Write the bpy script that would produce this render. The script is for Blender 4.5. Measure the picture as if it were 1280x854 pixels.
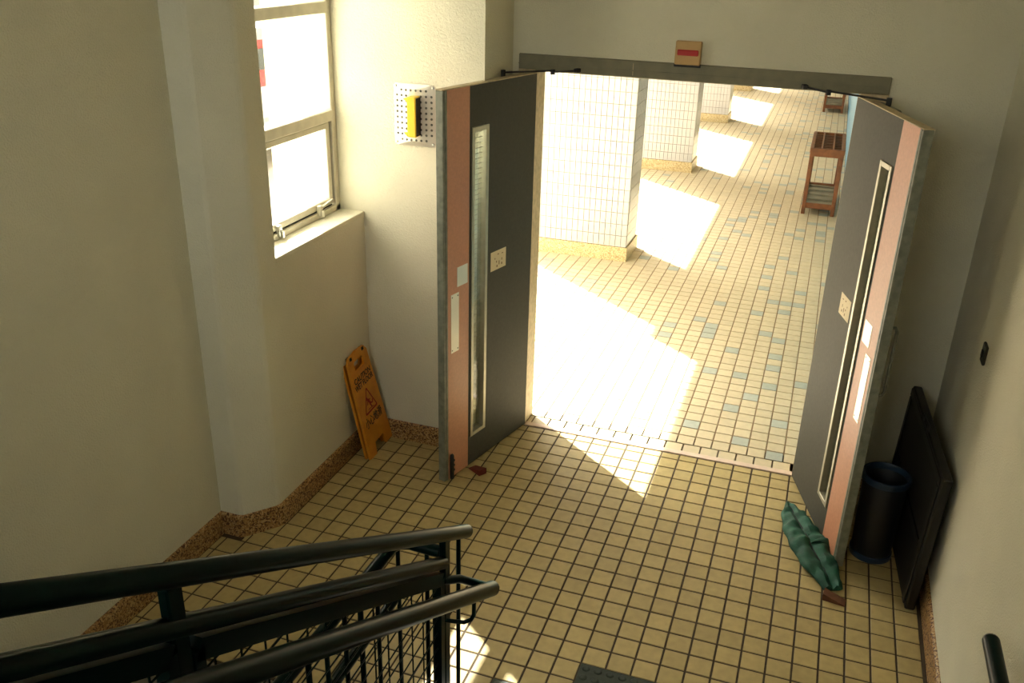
import bpy, bmesh, math, random
from mathutils import Vector, Matrix
PI = math.pi
random.seed(7)
scene = bpy.context.scene
COL = scene.collection
for o in list(bpy.data.objects):
    bpy.data.objects.remove(o)

# ------------------------------------------------------------------ camera
P = 0.104                       # pitch of the floor tiles in metres
F, YAW, PITCH, ROLL = 1137.9, .3236, .4175, .0271
cam_d = bpy.data.cameras.new('camera')
cam = bpy.data.objects.new('camera', cam_d)
COL.objects.link(cam)
cy, sy, cp, sp, cr, sr = (math.cos(YAW), math.sin(YAW), math.cos(PITCH),
                          math.sin(PITCH), math.cos(ROLL), math.sin(ROLL))
right0 = Vector((cy, sy, 0))
fwd = Vector((-sy * cp, cy * cp, -sp))
up0 = right0.cross(fwd)
rgt = cr * right0 + sr * up0
upv = -sr * right0 + cr * up0
M = Matrix((rgt, upv, -fwd)).transposed().to_4x4()
M.translation = Vector((4.9988, -35.6659, 26.4633)) * P
cam.matrix_world = M
cam_d.sensor_fit = 'HORIZONTAL'
cam_d.sensor_width = 36
cam_d.lens = F / 1280 * 36
cam_d.clip_start = .05
cam_d.clip_end = 300
scene.camera = cam

# ------------------------------------------------------------------ light
SUN_TAN = .96
sx, sy_ = .7815, -.6239         # the way the sunlight travels over the ground
el = math.atan(SUN_TAN)
world = bpy.data.worlds.new('sky')
scene.world = world
world.use_nodes = True
wn = world.node_tree.nodes
bg = wn['Background']
sky = wn.new('ShaderNodeTexSky')
sky.sky_type = 'NISHITA'
sky.sun_disc = False
sky.sun_elevation = el
sky.sun_rotation = math.atan2(-sx, -sy_)
sky.air_density = 1.0
sky.dust_density = 3.0
hs = wn.new('ShaderNodeHueSaturation')
hs.inputs['Saturation'].default_value = .12
world.node_tree.links.new(sky.outputs[0], hs.inputs['Color'])
tint = wn.new('ShaderNodeMix')
tint.data_type = 'RGBA'
tint.blend_type = 'MULTIPLY'
tint.inputs['Factor'].default_value = 1
tint.inputs['B'].default_value = (1, .975, .86, 1)       # hazy, slightly warm daylight
world.node_tree.links.new(hs.outputs[0], tint.inputs['A'])
world.node_tree.links.new(tint.outputs['Result'], bg.inputs['Color'])
bg.inputs['Strength'].default_value = .72
sun_d = bpy.data.lights.new('sun', 'SUN')
sun_d.energy = 13
sun_d.angle = math.radians(.53)
sun_d.color = (1, .97, .91)
sun = bpy.data.objects.new('sun', sun_d)
COL.objects.link(sun)
sun.rotation_euler = Vector((sx * math.cos(el), sy_ * math.cos(el), -math.sin(el))).to_track_quat('-Z', 'Y').to_euler()
sun.location = (-8, 6, 9)
vs = scene.view_settings
vs.view_transform = 'Standard'
vs.look = 'None'
vs.gamma = 1
vs.use_curve_mapping = False
vs.exposure = 1.1

# ------------------------------------------------------------------ materials
MATS = {}


def srgb(c):
    return tuple((x / 12.92 if x <= .04045 else ((x + .055) / 1.055) ** 2.4) for x in c)


def mat(name, rgb, rough=.6, metal=0., var=0., scale=8., bump=0., bscale=60., island=False, objrand=0., spec=.5,
        rgb2=None, detail=4.):
    """procedural principled material; rgb are sRGB 0..1"""
    m = bpy.data.materials.new(name)
    MATS[name] = m
    m.use_nodes = True
    nt = m.node_tree
    N, L = nt.nodes, nt.links
    b = N['Principled BSDF']
    b.inputs['Roughness'].default_value = rough
    b.inputs['Metallic'].default_value = metal
    b.inputs['Specular IOR Level'].default_value = spec
    c = (*srgb(rgb), 1)
    geo = N.new('ShaderNodeNewGeometry')
    val = None
    mix = N.new('ShaderNodeMix')
    mix.data_type = 'RGBA'
    no = N.new('ShaderNodeTexNoise')
    no.inputs['Scale'].default_value = scale
    no.inputs['Detail'].default_value = detail
    L.new(geo.outputs['Position'], no.inputs['Vector'])
    c2 = (*srgb(rgb2), 1) if rgb2 else tuple(x * (1 - var) for x in c[:3]) + (1,)
    ramp = N.new('ShaderNodeMapRange')
    ramp.inputs[1].default_value = .35
    ramp.inputs[2].default_value = .65
    L.new(no.outputs['Fac'], ramp.inputs[0])
    L.new(ramp.outputs[0], mix.inputs['Factor'])
    mix.inputs['A'].default_value = c
    mix.inputs['B'].default_value = c2
    out = mix.outputs['Result']
    if island or objrand:
        hv = N.new('ShaderNodeHueSaturation')
        mr = N.new('ShaderNodeMapRange')
        amt = objrand or .12
        mr.inputs[3].default_value = 1 - amt
        mr.inputs[4].default_value = 1 + amt
        if island:
            L.new(geo.outputs['Random Per Island'], mr.inputs[0])
        else:
            oi = N.new('ShaderNodeObjectInfo')
            L.new(oi.outputs['Random'], mr.inputs[0])
        L.new(mr.outputs[0], hv.inputs['Value'])
        L.new(out, hv.inputs['Color'])
        out = hv.outputs[0]
    L.new(out, b.inputs['Base Color'])
    if bump:
        n2 = N.new('ShaderNodeTexNoise')
        n2.inputs['Scale'].default_value = bscale
        n2.inputs['Detail'].default_value = 5
        L.new(geo.outputs['Position'], n2.inputs['Vector'])
        bp = N.new('ShaderNodeBump')
        bp.inputs['Strength'].default_value = bump
        bp.inputs['Distance'].default_value = .01
        L.new(n2.outputs['Fac'], bp.inputs['Height'])
        L.new(bp.outputs[0], b.inputs['Normal'])
    return m


def terrazzo(name, dark, mid, light, scale=160):
    m = bpy.data.materials.new(name)
    MATS[name] = m
    m.use_nodes = True
    nt = m.node_tree
    N, L = nt.nodes, nt.links
    b = N['Principled BSDF']
    b.inputs['Roughness'].default_value = .5
    geo = N.new('ShaderNodeNewGeometry')
    v = N.new('ShaderNodeTexVoronoi')
    v.inputs['Scale'].default_value = scale
    L.new(geo.outputs['Position'], v.inputs['Vector'])
    r = N.new('ShaderNodeValToRGB')
    r.color_ramp.interpolation = 'CONSTANT'
    e = r.color_ramp.elements
    e[0].color = (*srgb(dark), 1)
    e[1].position = .3
    e[1].color = (*srgb(mid), 1)
    x = e.new(.75)
    x.color = (*srgb(light), 1)
    sep = N.new('ShaderNodeSeparateColor')
    L.new(v.outputs['Color'], sep.inputs[0])
    L.new(sep.outputs[0], r.inputs[0])
    L.new(r.outputs[0], b.inputs['Base Color'])
    return m


def glass(name, wires=False, tint=(1, 1, 1)):
    m = bpy.data.materials.new(name)
    MATS[name] = m
    m.use_nodes = True
    nt = m.node_tree
    N, L = nt.nodes, nt.links
    N.remove(N['Principled BSDF'])
    out = N['Material Output']
    tr = N.new('ShaderNodeBsdfTransparent')
    tr.inputs[0].default_value = (*tint, 1)
    gl = N.new('ShaderNodeBsdfGlossy')
    gl.inputs['Roughness'].default_value = .03
    lw = N.new('ShaderNodeLayerWeight')
    lw.inputs[0].default_value = .15
    fr = N.new('ShaderNodeMapRange')
    fr.inputs[3].default_value = .03
    fr.inputs[4].default_value = .45
    mx = N.new('ShaderNodeMixShader')
    L.new(lw.outputs['Facing'], fr.inputs[0])
    L.new(fr.outputs[0], mx.inputs[0])
    L.new(tr.outputs[0], mx.inputs[1])
    L.new(gl.outputs[0], mx.inputs[2])
    last = mx.outputs[0]
    if wires:
        tc = N.new('ShaderNodeTexCoord')
        w1 = N.new('ShaderNodeTexWave')
        w1.bands_direction = 'Z'
        w1.inputs['Scale'].default_value = 12
        L.new(tc.outputs['Object'], w1.inputs[0])
        w2 = N.new('ShaderNodeTexWave')
        w2.bands_direction = 'X'
        w2.inputs['Scale'].default_value = 12
        L.new(tc.outputs['Object'], w2.inputs[0])
        mm = N.new('ShaderNodeMath')
        mm.operation = 'MAXIMUM'
        L.new(w1.outputs['Fac'], mm.inputs[0])
        L.new(w2.outputs['Fac'], mm.inputs[1])
        gt = N.new('ShaderNodeMath')
        gt.operation = 'GREATER_THAN'
        gt.inputs[1].default_value = .992
        L.new(mm.outputs[0], gt.inputs[0])
        df = N.new('ShaderNodeBsdfDiffuse')
        df.inputs[0].default_value = (.3, .3, .27, 1)
        m2 = N.new('ShaderNodeMixShader')
        L.new(gt.outputs[0], m2.inputs[0])
        L.new(last, m2.inputs[1])
        L.new(df.outputs[0], m2.inputs[2])
        last = m2.outputs[0]
    L.new(last, out.inputs['Surface'])
    return m


mat('plaster', (.875, .86, .77), .85, var=.06, scale=3, bump=.5, bscale=140)
mat('ceiling_paint', (.90, .88, .80), .9, var=.04)
mat('corridor_paint', (.72, .70, .64), .9, var=.06)
mat('grout', (.27, .22, .16), .9, var=.25, scale=40)
mat('grout_light', (.55, .45, .33), .9, var=.25, scale=40)
mat('tile', (.71, .635, .43), .42, var=.13, scale=26, objrand=.07, bump=.05, bscale=200)
mat('tile_f', (.71, .635, .43), .42, var=.13, scale=26, island=True, objrand=.07, bump=.05, bscale=200)
mat('tile_c', (.79, .73, .60), .45, var=.10, scale=26, objrand=.05, bump=.05, bscale=200)
mat('tile_cf', (.79, .73, .60), .45, var=.10, scale=26, island=True, objrand=.05, bump=.05, bscale=200)
mat('tile_blue', (.66, .675, .63), .45, var=.12, scale=30, objrand=.08)
mat('wall_tile', (.71, .705, .695), .3, objrand=.02)
mat('wall_grout', (.61, .57, .54), .9, var=.2)
terrazzo('terrazzo', (.33, .20, .10), (.62, .47, .28), (.74, .62, .43))
terrazzo('terrazzo_pale', (.66, .56, .38), (.77, .69, .50), (.82, .76, .60), 120)
mat('sill_strip', (.86, .77, .70), .5, var=.12, scale=20)
mat('paint_dark_grey', (.30, .295, .26), .6, var=.12, scale=60, spec=.15)
mat('salmon', (.80, .56, .43), .45, var=.10, scale=70)
mat('edge_grey', (.52, .53, .47), .5, var=.3, scale=30)
mat('edge_cream', (.80, .73, .58), .55, var=.25, scale=30)
mat('rubber', (.10, .10, .09), .8)
mat('frame_green', (.50, .48, .38), .5, var=.15, scale=20)
mat('aluminium', (.70, .68, .60), .42, metal=.6, var=.12, scale=30)
mat('alu_frame', (.84, .82, .74), .5, metal=.1, var=.12, scale=14)
mat('steel', (.75, .75, .72), .3, metal=.9, var=.1)
mat('plate_metal', (.86, .84, .78), .38, metal=.55, var=.06)
mat('black_metal', (.09, .08, .07), .5, var=.2)
mat('rail_paint', (.03, .115, .105), .28, var=.25, scale=30, spec=.07)
mat('sign_yellow', (.86, .58, .16), .45, var=.22, scale=14, rgb2=(.80, .50, .12))
mat('ink_black', (.09, .07, .05), .6)
mat('ink_red', (.60, .12, .07), .6)
mat('box_cream', (.76, .62, .40), .5, var=.08)
mat('lens_red', (.72, .07, .06), .3, var=.2)
mat('unit_yellow', (.93, .79, .20), .4, var=.05)
mat('brick_red', (.45, .17, .11), .8, var=.3, scale=40)
mat('wedge_brown', (.42, .26, .15), .8, var=.3, scale=40)
mat('canvas_green', (.10, .34, .26), .75, var=.45, scale=22, bump=.4, bscale=30)
mat('seam_dark', (.03, .10, .08), .8)
mat('bin_black', (.085, .09, .10), .45, var=.2)
mat('bin_blue', (.13, .21, .30), .4, var=.15)
mat('board_black', (.075, .07, .06), .55, var=.3, scale=12)
mat('wood_rack', (.50, .30, .15), .55, var=.35, scale=18)
mat('wood_slat', (.36, .21, .10), .6, var=.35, scale=18)
mat('tray_metal', (.60, .58, .50), .5, metal=.4, var=.25)
mat('dado_blue', (.35, .58, .70), .5, var=.1)
mat('bounce_white', (.95, .93, .88), .8, var=.05)
mat('sky_block_grey', (.62, .60, .56), .85, var=.15, scale=1)
mat('concrete', (.80, .77, .71), .9, var=.15, scale=5)
mat('step_grey', (.42, .40, .35), .8, var=.2, scale=30)
mat('tactile', (.20, .24, .20), .7, var=.3, scale=40)
mat('van_red', (.74, .10, .10), .3)
mat('van_white', (.80, .78, .74), .4)
mat('van_grey', (.55, .57, .57), .35, var=.2)
mat('van_glass', (.20, .25, .26), .1)
mat('paper', (.86, .80, .65), .6, var=.05)
mat('lamp_amber', (.95, .80, .45), .3)
mat('switch_dark', (.16, .16, .13), .5)
glass('clear_glass')
glass('wired_glass', True, (.9, .95, .92))


# ------------------------------------------------------------------ mesh helpers
class MB:
    def __init__(self):
        self.v, self.f, self.mi = [], [], []

    def add(self, vs, fs, mi=0):
        o = len(self.v)
        self.v += [tuple(v) for v in vs]
        self.f += [tuple(i + o for i in f) for f in fs]
        self.mi += [mi] * len(fs)
        return self

    def box(self, x0, x1, y0, y1, z0, z1, mi=0):
        v = [(x, y, z) for z in (z0, z1) for y in (y0, y1) for x in (x0, x1)]
        return self.add(v, [(0, 2, 3, 1), (4, 5, 7, 6), (0, 1, 5, 4), (2, 6, 7, 3), (0, 4, 6, 2), (1, 3, 7, 5)], mi)

    def cbox(self, x0, x1, y0, y1, z0, z1, c=.003, mi=0):
        """box with chamfered edges"""
        bm = bmesh.new()
        bmesh.ops.create_cube(bm, size=1)
        for v in bm.verts:
            v.co = ((x0 + x1) / 2 + v.co.x * (x1 - x0), (y0 + y1) / 2 + v.co.y * (y1 - y0), (z0 + z1) / 2 + v.co.z * (z1 - z0))
        c = min(c, .45 * min(x1 - x0, y1 - y0, z1 - z0))
        bmesh.ops.bevel(bm, geom=bm.edges[:], offset=c, segments=1, affect='EDGES')
        return self.bm(bm, mi)

    def bm(self, bm, mi=0):
        bm.verts.ensure_lookup_table()
        bm.verts.index_update()
        self.add([v.co[:] for v in bm.verts], [[v.index for v in f.verts] for f in bm.faces], mi)
        bm.free()
        return self

    def prism(self, poly, z0, z1, mi=0):
        n = len(poly)
        v = [(x, y, z0) for x, y in poly] + [(x, y, z1) for x, y in poly]
        f = [tuple(range(n - 1, -1, -1)), tuple(range(n, 2 * n))]
        f += [(i, (i + 1) % n, n + (i + 1) % n, n + i) for i in range(n)]
        return self.add(v, f, mi)

    def tube(self, pts, r, n=12, cap=True, mi=0):
        pts = [Vector(p) for p in pts]
        rs = r if isinstance(r, (list, tuple)) else [r] * len(pts)
        vs, fs = [], []
        t0 = (pts[1] - pts[0]).normalized()
        a = Vector((0, 0, 1)) if abs(t0.z) < .9 else Vector((1, 0, 0))
        nrm = t0.cross(a).normalized()
        for k, p in enumerate(pts):
            if k == 0:
                t = pts[1] - pts[0]
            elif k == len(pts) - 1:
                t = pts[-1] - pts[-2]
            else:
                t = (pts[k + 1] - p).normalized() + (p - pts[k - 1]).normalized()
            t.normalize()
            nrm = (nrm - t * nrm.dot(t)).normalized()
            bn = t.cross(nrm)
            for i in range(n):
                an = 2 * PI * i / n
                vs.append(p + (nrm * math.cos(an) + bn * math.sin(an)) * rs[k])
        for k in range(len(pts) - 1):
            for i in range(n):
                j = (i + 1) % n
                fs.append((k * n + i, k * n + j, (k + 1) * n + j, (k + 1) * n + i))
        if cap:
            fs.append(tuple(range(n - 1, -1, -1)))
            m = (len(pts) - 1) * n
            fs.append(tuple(range(m, m + n)))
        return self.add(vs, fs, mi)

    def bar(self, p, q, w, h, upz=(0, 0, 1), mi=0):
        """rectangular bar from p to q; w across, h along upz"""
        p, q = Vector(p), Vector(q)
        t = (q - p).normalized()
        s = t.cross(Vector(upz)).normalized()
        u = s.cross(t)
        v = []
        for e in (p, q):
            for a, b in ((-1, -1), (1, -1), (1, 1), (-1, 1)):
                v.append(e + s * a * w / 2 + u * b * h / 2)
        return self.add(v, [(3, 2, 1, 0), (4, 5, 6, 7), (0, 1, 5, 4), (1, 2, 6, 5), (2, 3, 7, 6), (3, 0, 4, 7)], mi)

    def lathe(self, prof, n=24, c=(0, 0, 0), mi=0):
        vs, fs = [], []
        for r, z in prof:
            for i in range(n):
                a = 2 * PI * i / n
                vs.append((c[0] + r * math.cos(a), c[1] + r * math.sin(a), c[2] + z))
        for k in range(len(prof) - 1):
            for i in range(n):
                j = (i + 1) % n
                fs.append((k * n + i, k * n + j, (k + 1) * n + j, (k + 1) * n + i))
        return self.add(vs, fs, mi)

    def build(self, name, mats, parent=None, smooth=False):
        me = bpy.data.meshes.new(name)
        me.from_pydata(self.v, [], self.f)
        for m in (mats if isinstance(mats, (list, tuple)) else [mats]):
            me.materials.append(MATS[m])
        if any(self.mi):
            me.polygons.foreach_set('material_index', self.mi)
        bm = bmesh.new()
        bm.from_mesh(me)
        bmesh.ops.recalc_face_normals(bm, faces=bm.faces)
        bm.to_mesh(me)
        bm.free()
        if smooth:
            for p in me.polygons:
                p.use_smooth = True
            me.set_sharp_from_angle(angle=math.radians(40))
        me.update()
        return link(bpy.data.objects.new(name, me), parent)


def link(o, parent=None):
    COL.objects.link(o)
    if parent:
        o.parent = parent
    return o


def empty(name, loc=(0, 0, 0), rz=0):
    o = link(bpy.data.objects.new(name, None))
    o.empty_display_size = .1
    o.location = loc
    o.rotation_euler = (0, 0, rz)
    return o


def tag(o, label=None, cat=None, group=None, kind=None):
    if label:
        o['label'] = label
    if cat:
        o['category'] = cat
    if group:
        o['group'] = group
    if kind:
        o['kind'] = kind
    return o


def struct(o, label=None):
    return tag(o, label, None, None, 'structure')


def holed(outer, holes, d):
    """plate in local XY between z=-d and 0 with real holes"""
    bm = bmesh.new()
    for loop in [outer] + holes:
        vv = [bm.verts.new((x, y, 0)) for x, y in loop]
        for i in range(len(vv)):
            bm.edges.new((vv[i], vv[(i + 1) % len(vv)]))
    bmesh.ops.triangle_fill(bm, use_beauty=True, use_dissolve=False, edges=bm.edges[:])
    r = bmesh.ops.extrude_face_region(bm, geom=bm.faces[:])
    for g in r['geom']:
        if isinstance(g, bmesh.types.BMVert):
            g.co.z -= d
    return bm


def rrect(w, h, r, n=4, cx=0, cy_=0):
    pts = []
    for (sx_, sy2, a0) in ((1, 1, 0), (-1, 1, PI / 2), (-1, -1, PI), (1, -1, 1.5 * PI)):
        for k in range(n + 1):
            a = a0 + PI / 2 * k / n
            pts.append((cx + sx_ * (w / 2 - r) + r * math.cos(a), cy_ + sy2 * (h / 2 - r) + r * math.sin(a)))
    return pts


def text_mesh(name, body, size, mt, parent, mw, thick=.0006, sxy=(1, 1), bold=.014):
    cu = bpy.data.curves.new(name, 'FONT')
    cu.body = body
    cu.size = size
    cu.align_x = 'CENTER'
    cu.align_y = 'CENTER'
    cu.extrude = thick
    cu.offset = size * bold
    cu.resolution_u = 3
    t = bpy.data.objects.new(name, cu)
    COL.objects.link(t)
    dg = bpy.context.evaluated_depsgraph_get()
    me = bpy.data.meshes.new_from_object(t.evaluated_get(dg))
    bpy.data.objects.remove(t)
    me.name = name
    me.materials.clear()
    me.materials.append(MATS[mt])
    for v in me.vertices:
        v.co.x *= sxy[0]
        v.co.y *= sxy[1]
    me.transform(mw)
    return link(bpy.data.objects.new(name, me), parent)


# camera helper used only to choose which pieces are in view
CAMP = M.translation.copy()


def pix(p):
    d = Vector(p) - CAMP
    z = d.dot(fwd)
    if z < .05:
        return None
    return (640 + F * d.dot(rgt) / z, 427 - F * d.dot(upv) / z, z)


def inview(p, mg=12):
    q = pix(p)
    return q is not None and -mg < q[0] < 1280 + mg and -mg < q[1] < 854 + mg


# ------------------------------------------------------------------ key positions (metres)
XL, XW, XR = -2.03, -1.79, 1.28         # left wall, window wall, right wall
YF, YD = .582, 1.0                      # wall beside the window, door wall
YD2 = 1.165                             # corridor side of the door wall
XP, XPO = -1.08, -2.34                  # corridor faces of the piers
ZC = 4.3                                # stairwell ceiling
X_RET = -1.097

# ------------------------------------------------------------------ floors
TS = .0955


def tile_mesh(name, sx_, sy2, th, ch, mats):
    mb = MB()
    a, b = sx_ / 2, sy2 / 2
    v = [(-a, -b, -th), (a, -b, -th), (a, b, -th), (-a, b, -th),
         (-a, -b, -ch), (a, -b, -ch), (a, b, -ch), (-a, b, -ch),
         (-a + ch, -b + ch, 0), (a - ch, -b + ch, 0), (a - ch, b - ch, 0), (-a + ch, b - ch, 0)]
    f = [(8, 9, 10, 11)]
    for k in range(4):
        j = (k + 1) % 4
        f += [(k, j, 4 + j, 4 + k), (4 + k, 4 + j, 8 + j, 8 + k)]
    mb.add(v, f)
    return mb


def make_mesh(mb, name, mt):
    me = bpy.data.meshes.new(name)
    me.from_pydata(mb.v, [], mb.f)
    me.materials.append(MATS[mt])
    me.update()
    return me


def lay_floor(parent, cells, mt, mt_field, blue=None, limit=300):
    """cells: list of (cx, cy, wx, wy). The 300 largest in view are single tiles, the rest one field."""
    scored = []
    for c in cells:
        p = (c[0], c[1], 0)
        q = pix(p)
        vis = inview(p) and c[4]
        scored.append((-1e9 if not vis else -q[2] + (0 if c[2] * c[3] > .006 else -3), c))
    scored.sort(key=lambda t: -t[0])
    meshes = {}
    fld = MB()
    n = 0
    for sc, (x, y, wx, wy, vis, bl) in scored:
        dz = random.uniform(-.0006, .0004)
        if sc > -1e8 and n < limit:
            key = (round(wx, 3), round(wy, 3), bl)
            if key not in meshes:
                meshes[key] = make_mesh(tile_mesh('tile', wx, wy, .009, .0016, None), 'floor_tile', 'tile_blue' if bl else mt)
            o = bpy.data.objects.new('tile', meshes[key])
            link(o, parent)
            o.location = (x, y, dz)
            o.rotation_euler = (random.uniform(-.004, .004), random.uniform(-.004, .004), random.uniform(-.006, .006))
            n += 1
        else:
            t = tile_mesh('t', wx, wy, .009, .0016, None)
            fld.add([(a + x, b + y, c + dz) for a, b, c in t.v], t.f, 1 if bl else 0)
    if fld.v:
        o = fld.build('tile_field', [mt_field, 'tile_blue'], parent)
        o['kind'] = 'stuff'


def slab_lobby():
    mb = MB()
    mb.box(XL - .2, XR + .1, -1.36, YD2 + .06, -.16, -.0035)
    mb.box(-.6, XR + .1, -3.0, -1.36, -.16, -.0035)
    o = mb.build('floor', 'grout')
    return struct(o, 'ochre square tiled lobby floor with dark joints')


floor = slab_lobby()
TACT = [(-1, -8), (-4, -10), (5, -8)]     # studded plates, (column, row) of their upper left corner, three tiles square


def in_tact(i, j):
    for a, b in TACT:
        if a <= i < a + 3 and b - 3 <= j < b:
            return True
    return False


cells = []
for i in range(-20, 13):
    x0, x1 = i * P, (i + 1) * P
    for j in range(-14, 11):
        y0, y1 = j * P, (j + 1) * P
        if y0 < -1.36:
            if i >= -5:
                pass
            else:
                y0 = -1.356
        if y1 <= y0 + .02:
            continue
        x0c, x1c, y1c = x0, x1, y1
        # clip to the walls
        left = -2.01 if y1 < -.56 else (-1.9 if y1 < -.5 else (-1.86 if y1 < -.4 else -1.777))
        right_ = 1.25
        top = .59 if x1 <= -1.08 else .998
        if x1 <= left + .012 or x0 >= right_ - .012 or y0 >= top - .012:
            continue
        x0c, x1c, y1c = max(x0, left), min(x1, right_), min(y1, top)
        if in_tact(i, j):
            continue
        w, h = x1c - x0c - .0085, y1c - y0 - .0085
        if w < .012 or h < .012:
            continue
        cells.append(((x0c + x1c) / 2, (y0 + y1c) / 2, w, h, True, False))
lay_floor(floor, cells, 'tile', 'tile_f')

tac_me = None
for a, b in TACT:
    mb = MB()
    w = 3 * P - .006
    mb.cbox(0, w, -w, 0, -.008, .002, .002)
    for ii in range(6):
        for jj in range(6):
            mb.lathe([(.017, .002), (.014, .006), (.009, .0075), (.0001, .0075)], 10,
                     (w * (ii + .5) / 6, -w * (jj + .5) / 6, 0))
    o = mb.build('tactile_plate', 'tactile', floor)
    o.location = (a * P + .003, b * P - .003, 0)
    o['label'] = 'dark green studded tactile plate set in the tiles'

# corridor floor
mb = MB()
mb.box(XPO, .83, YD2 - .16, 26, -.16, -.0035)
cfloor = struct(mb.build('floor_corridor', 'grout_light'), 'cream tiled corridor floor with scattered blue grey tiles')
cfloor['kind'] = 'structure'
floor_y0 = 10.0 * P
rnd = random.Random(11)
cells = []
for i in range(-24, 9):                     # border course along the threshold
    x0, x1 = i * P, (i + 1) * P
    x0, x1 = max(x0, -.968), min(x1, .643)
    if x1 - x0 < .02:
        continue
    cells.append(((x0 + x1) / 2, 10.47 * P, x1 - x0 - .0085, .088, True, False))
for i in range(-24, 9):
    x0 = (i - .46) * P
    x1 = x0 + P
    x0c, x1c = max(x0, XPO), min(x1, .83)
    if x1c - x0c < .03:
        continue
    for j in range(0, 150):
        y0 = 10.95 * P + j * P
        yc = y0 + P / 2
        # below a pier
        if x0c + x1c < 2 * XP and any(abs(yc - (4.32 + 3.875 * k + .235)) < .2 for k in range(4)):
            continue
        prob = .03 + .08 * max(0, min(1, (x0 + .9) / 1.2))
        bl = rnd.random() < prob
        q = pix(((x0c + x1c) / 2, yc, 0))
        vis = not (q and (q[0] < 668 or q[1] < 100 or q[0] > 1075 - (q[1] - 100) * .17))
        cells.append(((x0c + x1c) / 2, yc, x1c - x0c - .0075, P - .0075, vis, bl))
lay_floor(cfloor, cells, 'tile_c', 'tile_cf')

# threshold between the two floors
mb = MB()
mb.cbox(-.965, .637, 9.615 * P, 9.99 * P, -.004, .006, .003)
mb.cbox(-.965, .637, 9.995 * P, 10.06 * P, -.004, .003, .001)
struct(mb.build('trim_1', 'sill_strip'), 'pale worn door threshold strip')

# ------------------------------------------------------------------ walls
mb = MB()
mb.box(XL - .22, XL, -5.3, -.58, -1.8, ZC)
struct(mb.build('wall_left', 'plaster'), 'rough plaster wall beside the stairs')

WY0, WY1, WZ0, WZ1 = -.285, YF, 1.37, 2.98       # window opening
mb = MB()
nib = [(XL - .06, -.58), (-1.925, -.58), (-1.905, -.572), (-1.80, -.445), (XW, -.42), (XW, WY0), (XL - .06, WY0)]
mb.prism(nib, -.2, ZC)
mb.box(XL - .06, XW, WY0, YF + .02, -.2, WZ0)
mb.box(XL - .06, XW, WY0, YF + .02, WZ1, ZC)
struct(mb.build('wall_window', 'plaster'), 'plaster wall below and around the window')

mb = MB()
mb.box(XPO, X_RET, YF, YD2, -.2, ZC)
struct(mb.build('wall_front', 'plaster'), 'plaster wall between window and double door')

FX0, FX1, FZ = -1.06, .77, 2.2                  # outside of the door frame
mb = MB()
mb.box(X_RET, FX0, YD, YD2, -.2, ZC)
mb.box(FX1, XR + .02, YD, YD2, -.2, ZC)
mb.box(FX0, FX1, YD, YD2, FZ, ZC)
struct(mb.build('wall_door', 'plaster'), 'plaster wall above the double door')

mb = MB()
mb.box(XR, XR + .2, -5.3, YD2, -.2, ZC)
struct(mb.build('wall_right', 'plaster'), 'plaster wall with the wall handrail')

RX0, RX1, RZ0, RZ1 = -1.95, .1, 2.3, 4.1        # added fill window, unseen, behind the stairs
mb = MB()
mb.box(XL - .22, RX0, -5.5, -5.3, -1.8, ZC)
mb.box(RX1, XR + .2, -5.5, -5.3, -1.8, ZC)
mb.box(RX0, RX1, -5.5, -5.3, -1.8, RZ0)
mb.box(RX0, RX1, -5.5, -5.3, RZ1, ZC)
struct(mb.build('wall_rear', 'plaster'))
mb = MB()
mb.box(XL - .22, XR + .2, -5.5, YD2, ZC, ZC + .2)
struct(mb.build('ceiling', 'ceiling_paint'))


# ------------------------------------------------------------------ skirting
def skirting(name, path, label=None, closed=False):
    """path runs with the room on its right-hand side"""
    prof = [(0, -.01), (.020, -.01), (.017, .012), (.0155, .098), (.012, .109), (.004, .115), (0, .115)]
    pts = [Vector((x, y)) for x, y in path]
    vs, fs = [], []
    k = len(prof)
    for i, p in enumerate(pts):
        ns = []
        if i > 0:
            t = (p - pts[i - 1]).normalized()
            ns.append(Vector((t.y, -t.x)))
        if i < len(pts) - 1:
            t = (pts[i + 1] - p).normalized()
            ns.append(Vector((t.y, -t.x)))
        n = sum(ns, Vector((0, 0)))
        n.normalize()
        n = n / max(.3, n.dot(ns[0]))
        for o, z in prof:
            vs.append((p.x + n.x * o, p.y + n.y * o, z))
    for i in range(len(pts) - 1):
        for j in range(k - 1):
            fs.append((i * k + j, i * k + j + 1, (i + 1) * k + j + 1, (i + 1) * k + j))
    fs.append(tuple(range(k)))
    fs.append(tuple(range((len(pts) - 1) * k, len(pts) * k))[::-1])
    mb = MB()
    mb.add(vs, fs)
    return struct(mb.build(name, 'terrazzo', smooth=False), label)


skirting('baseboard_left', [(XL, -1.75), (XL, -.58), (-1.925, -.58), (-1.905, -.572), (-1.80, -.445), (XW, -.42), (XW, YF)],
         'brown speckled terrazzo skirting below the window')
skirting('baseboard_front', [(XW + .016, YF), (X_RET, YF), (X_RET, YD)], 'brown speckled terrazzo skirting behind the wet floor sign')
skirting('baseboard_door', [(FX1, YD), (XR, YD)])
skirting('baseboard_right', [(XR, YD - .016), (XR, -1.2)], 'brown speckled terrazzo skirting along the handrail wall')

# ------------------------------------------------------------------ window
win = struct(empty('window_1', (-1.96, 0, 0)), 'aluminium three light window with stay latches over the sill')
FXC = 0.0


def wbar(name, y0, y1, z0, z1, x0=-.03, x1=.03, m='alu_frame'):
    return MB().cbox(x0, x1, y0, y1, z0, z1, .004).build(name, m, win)


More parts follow.
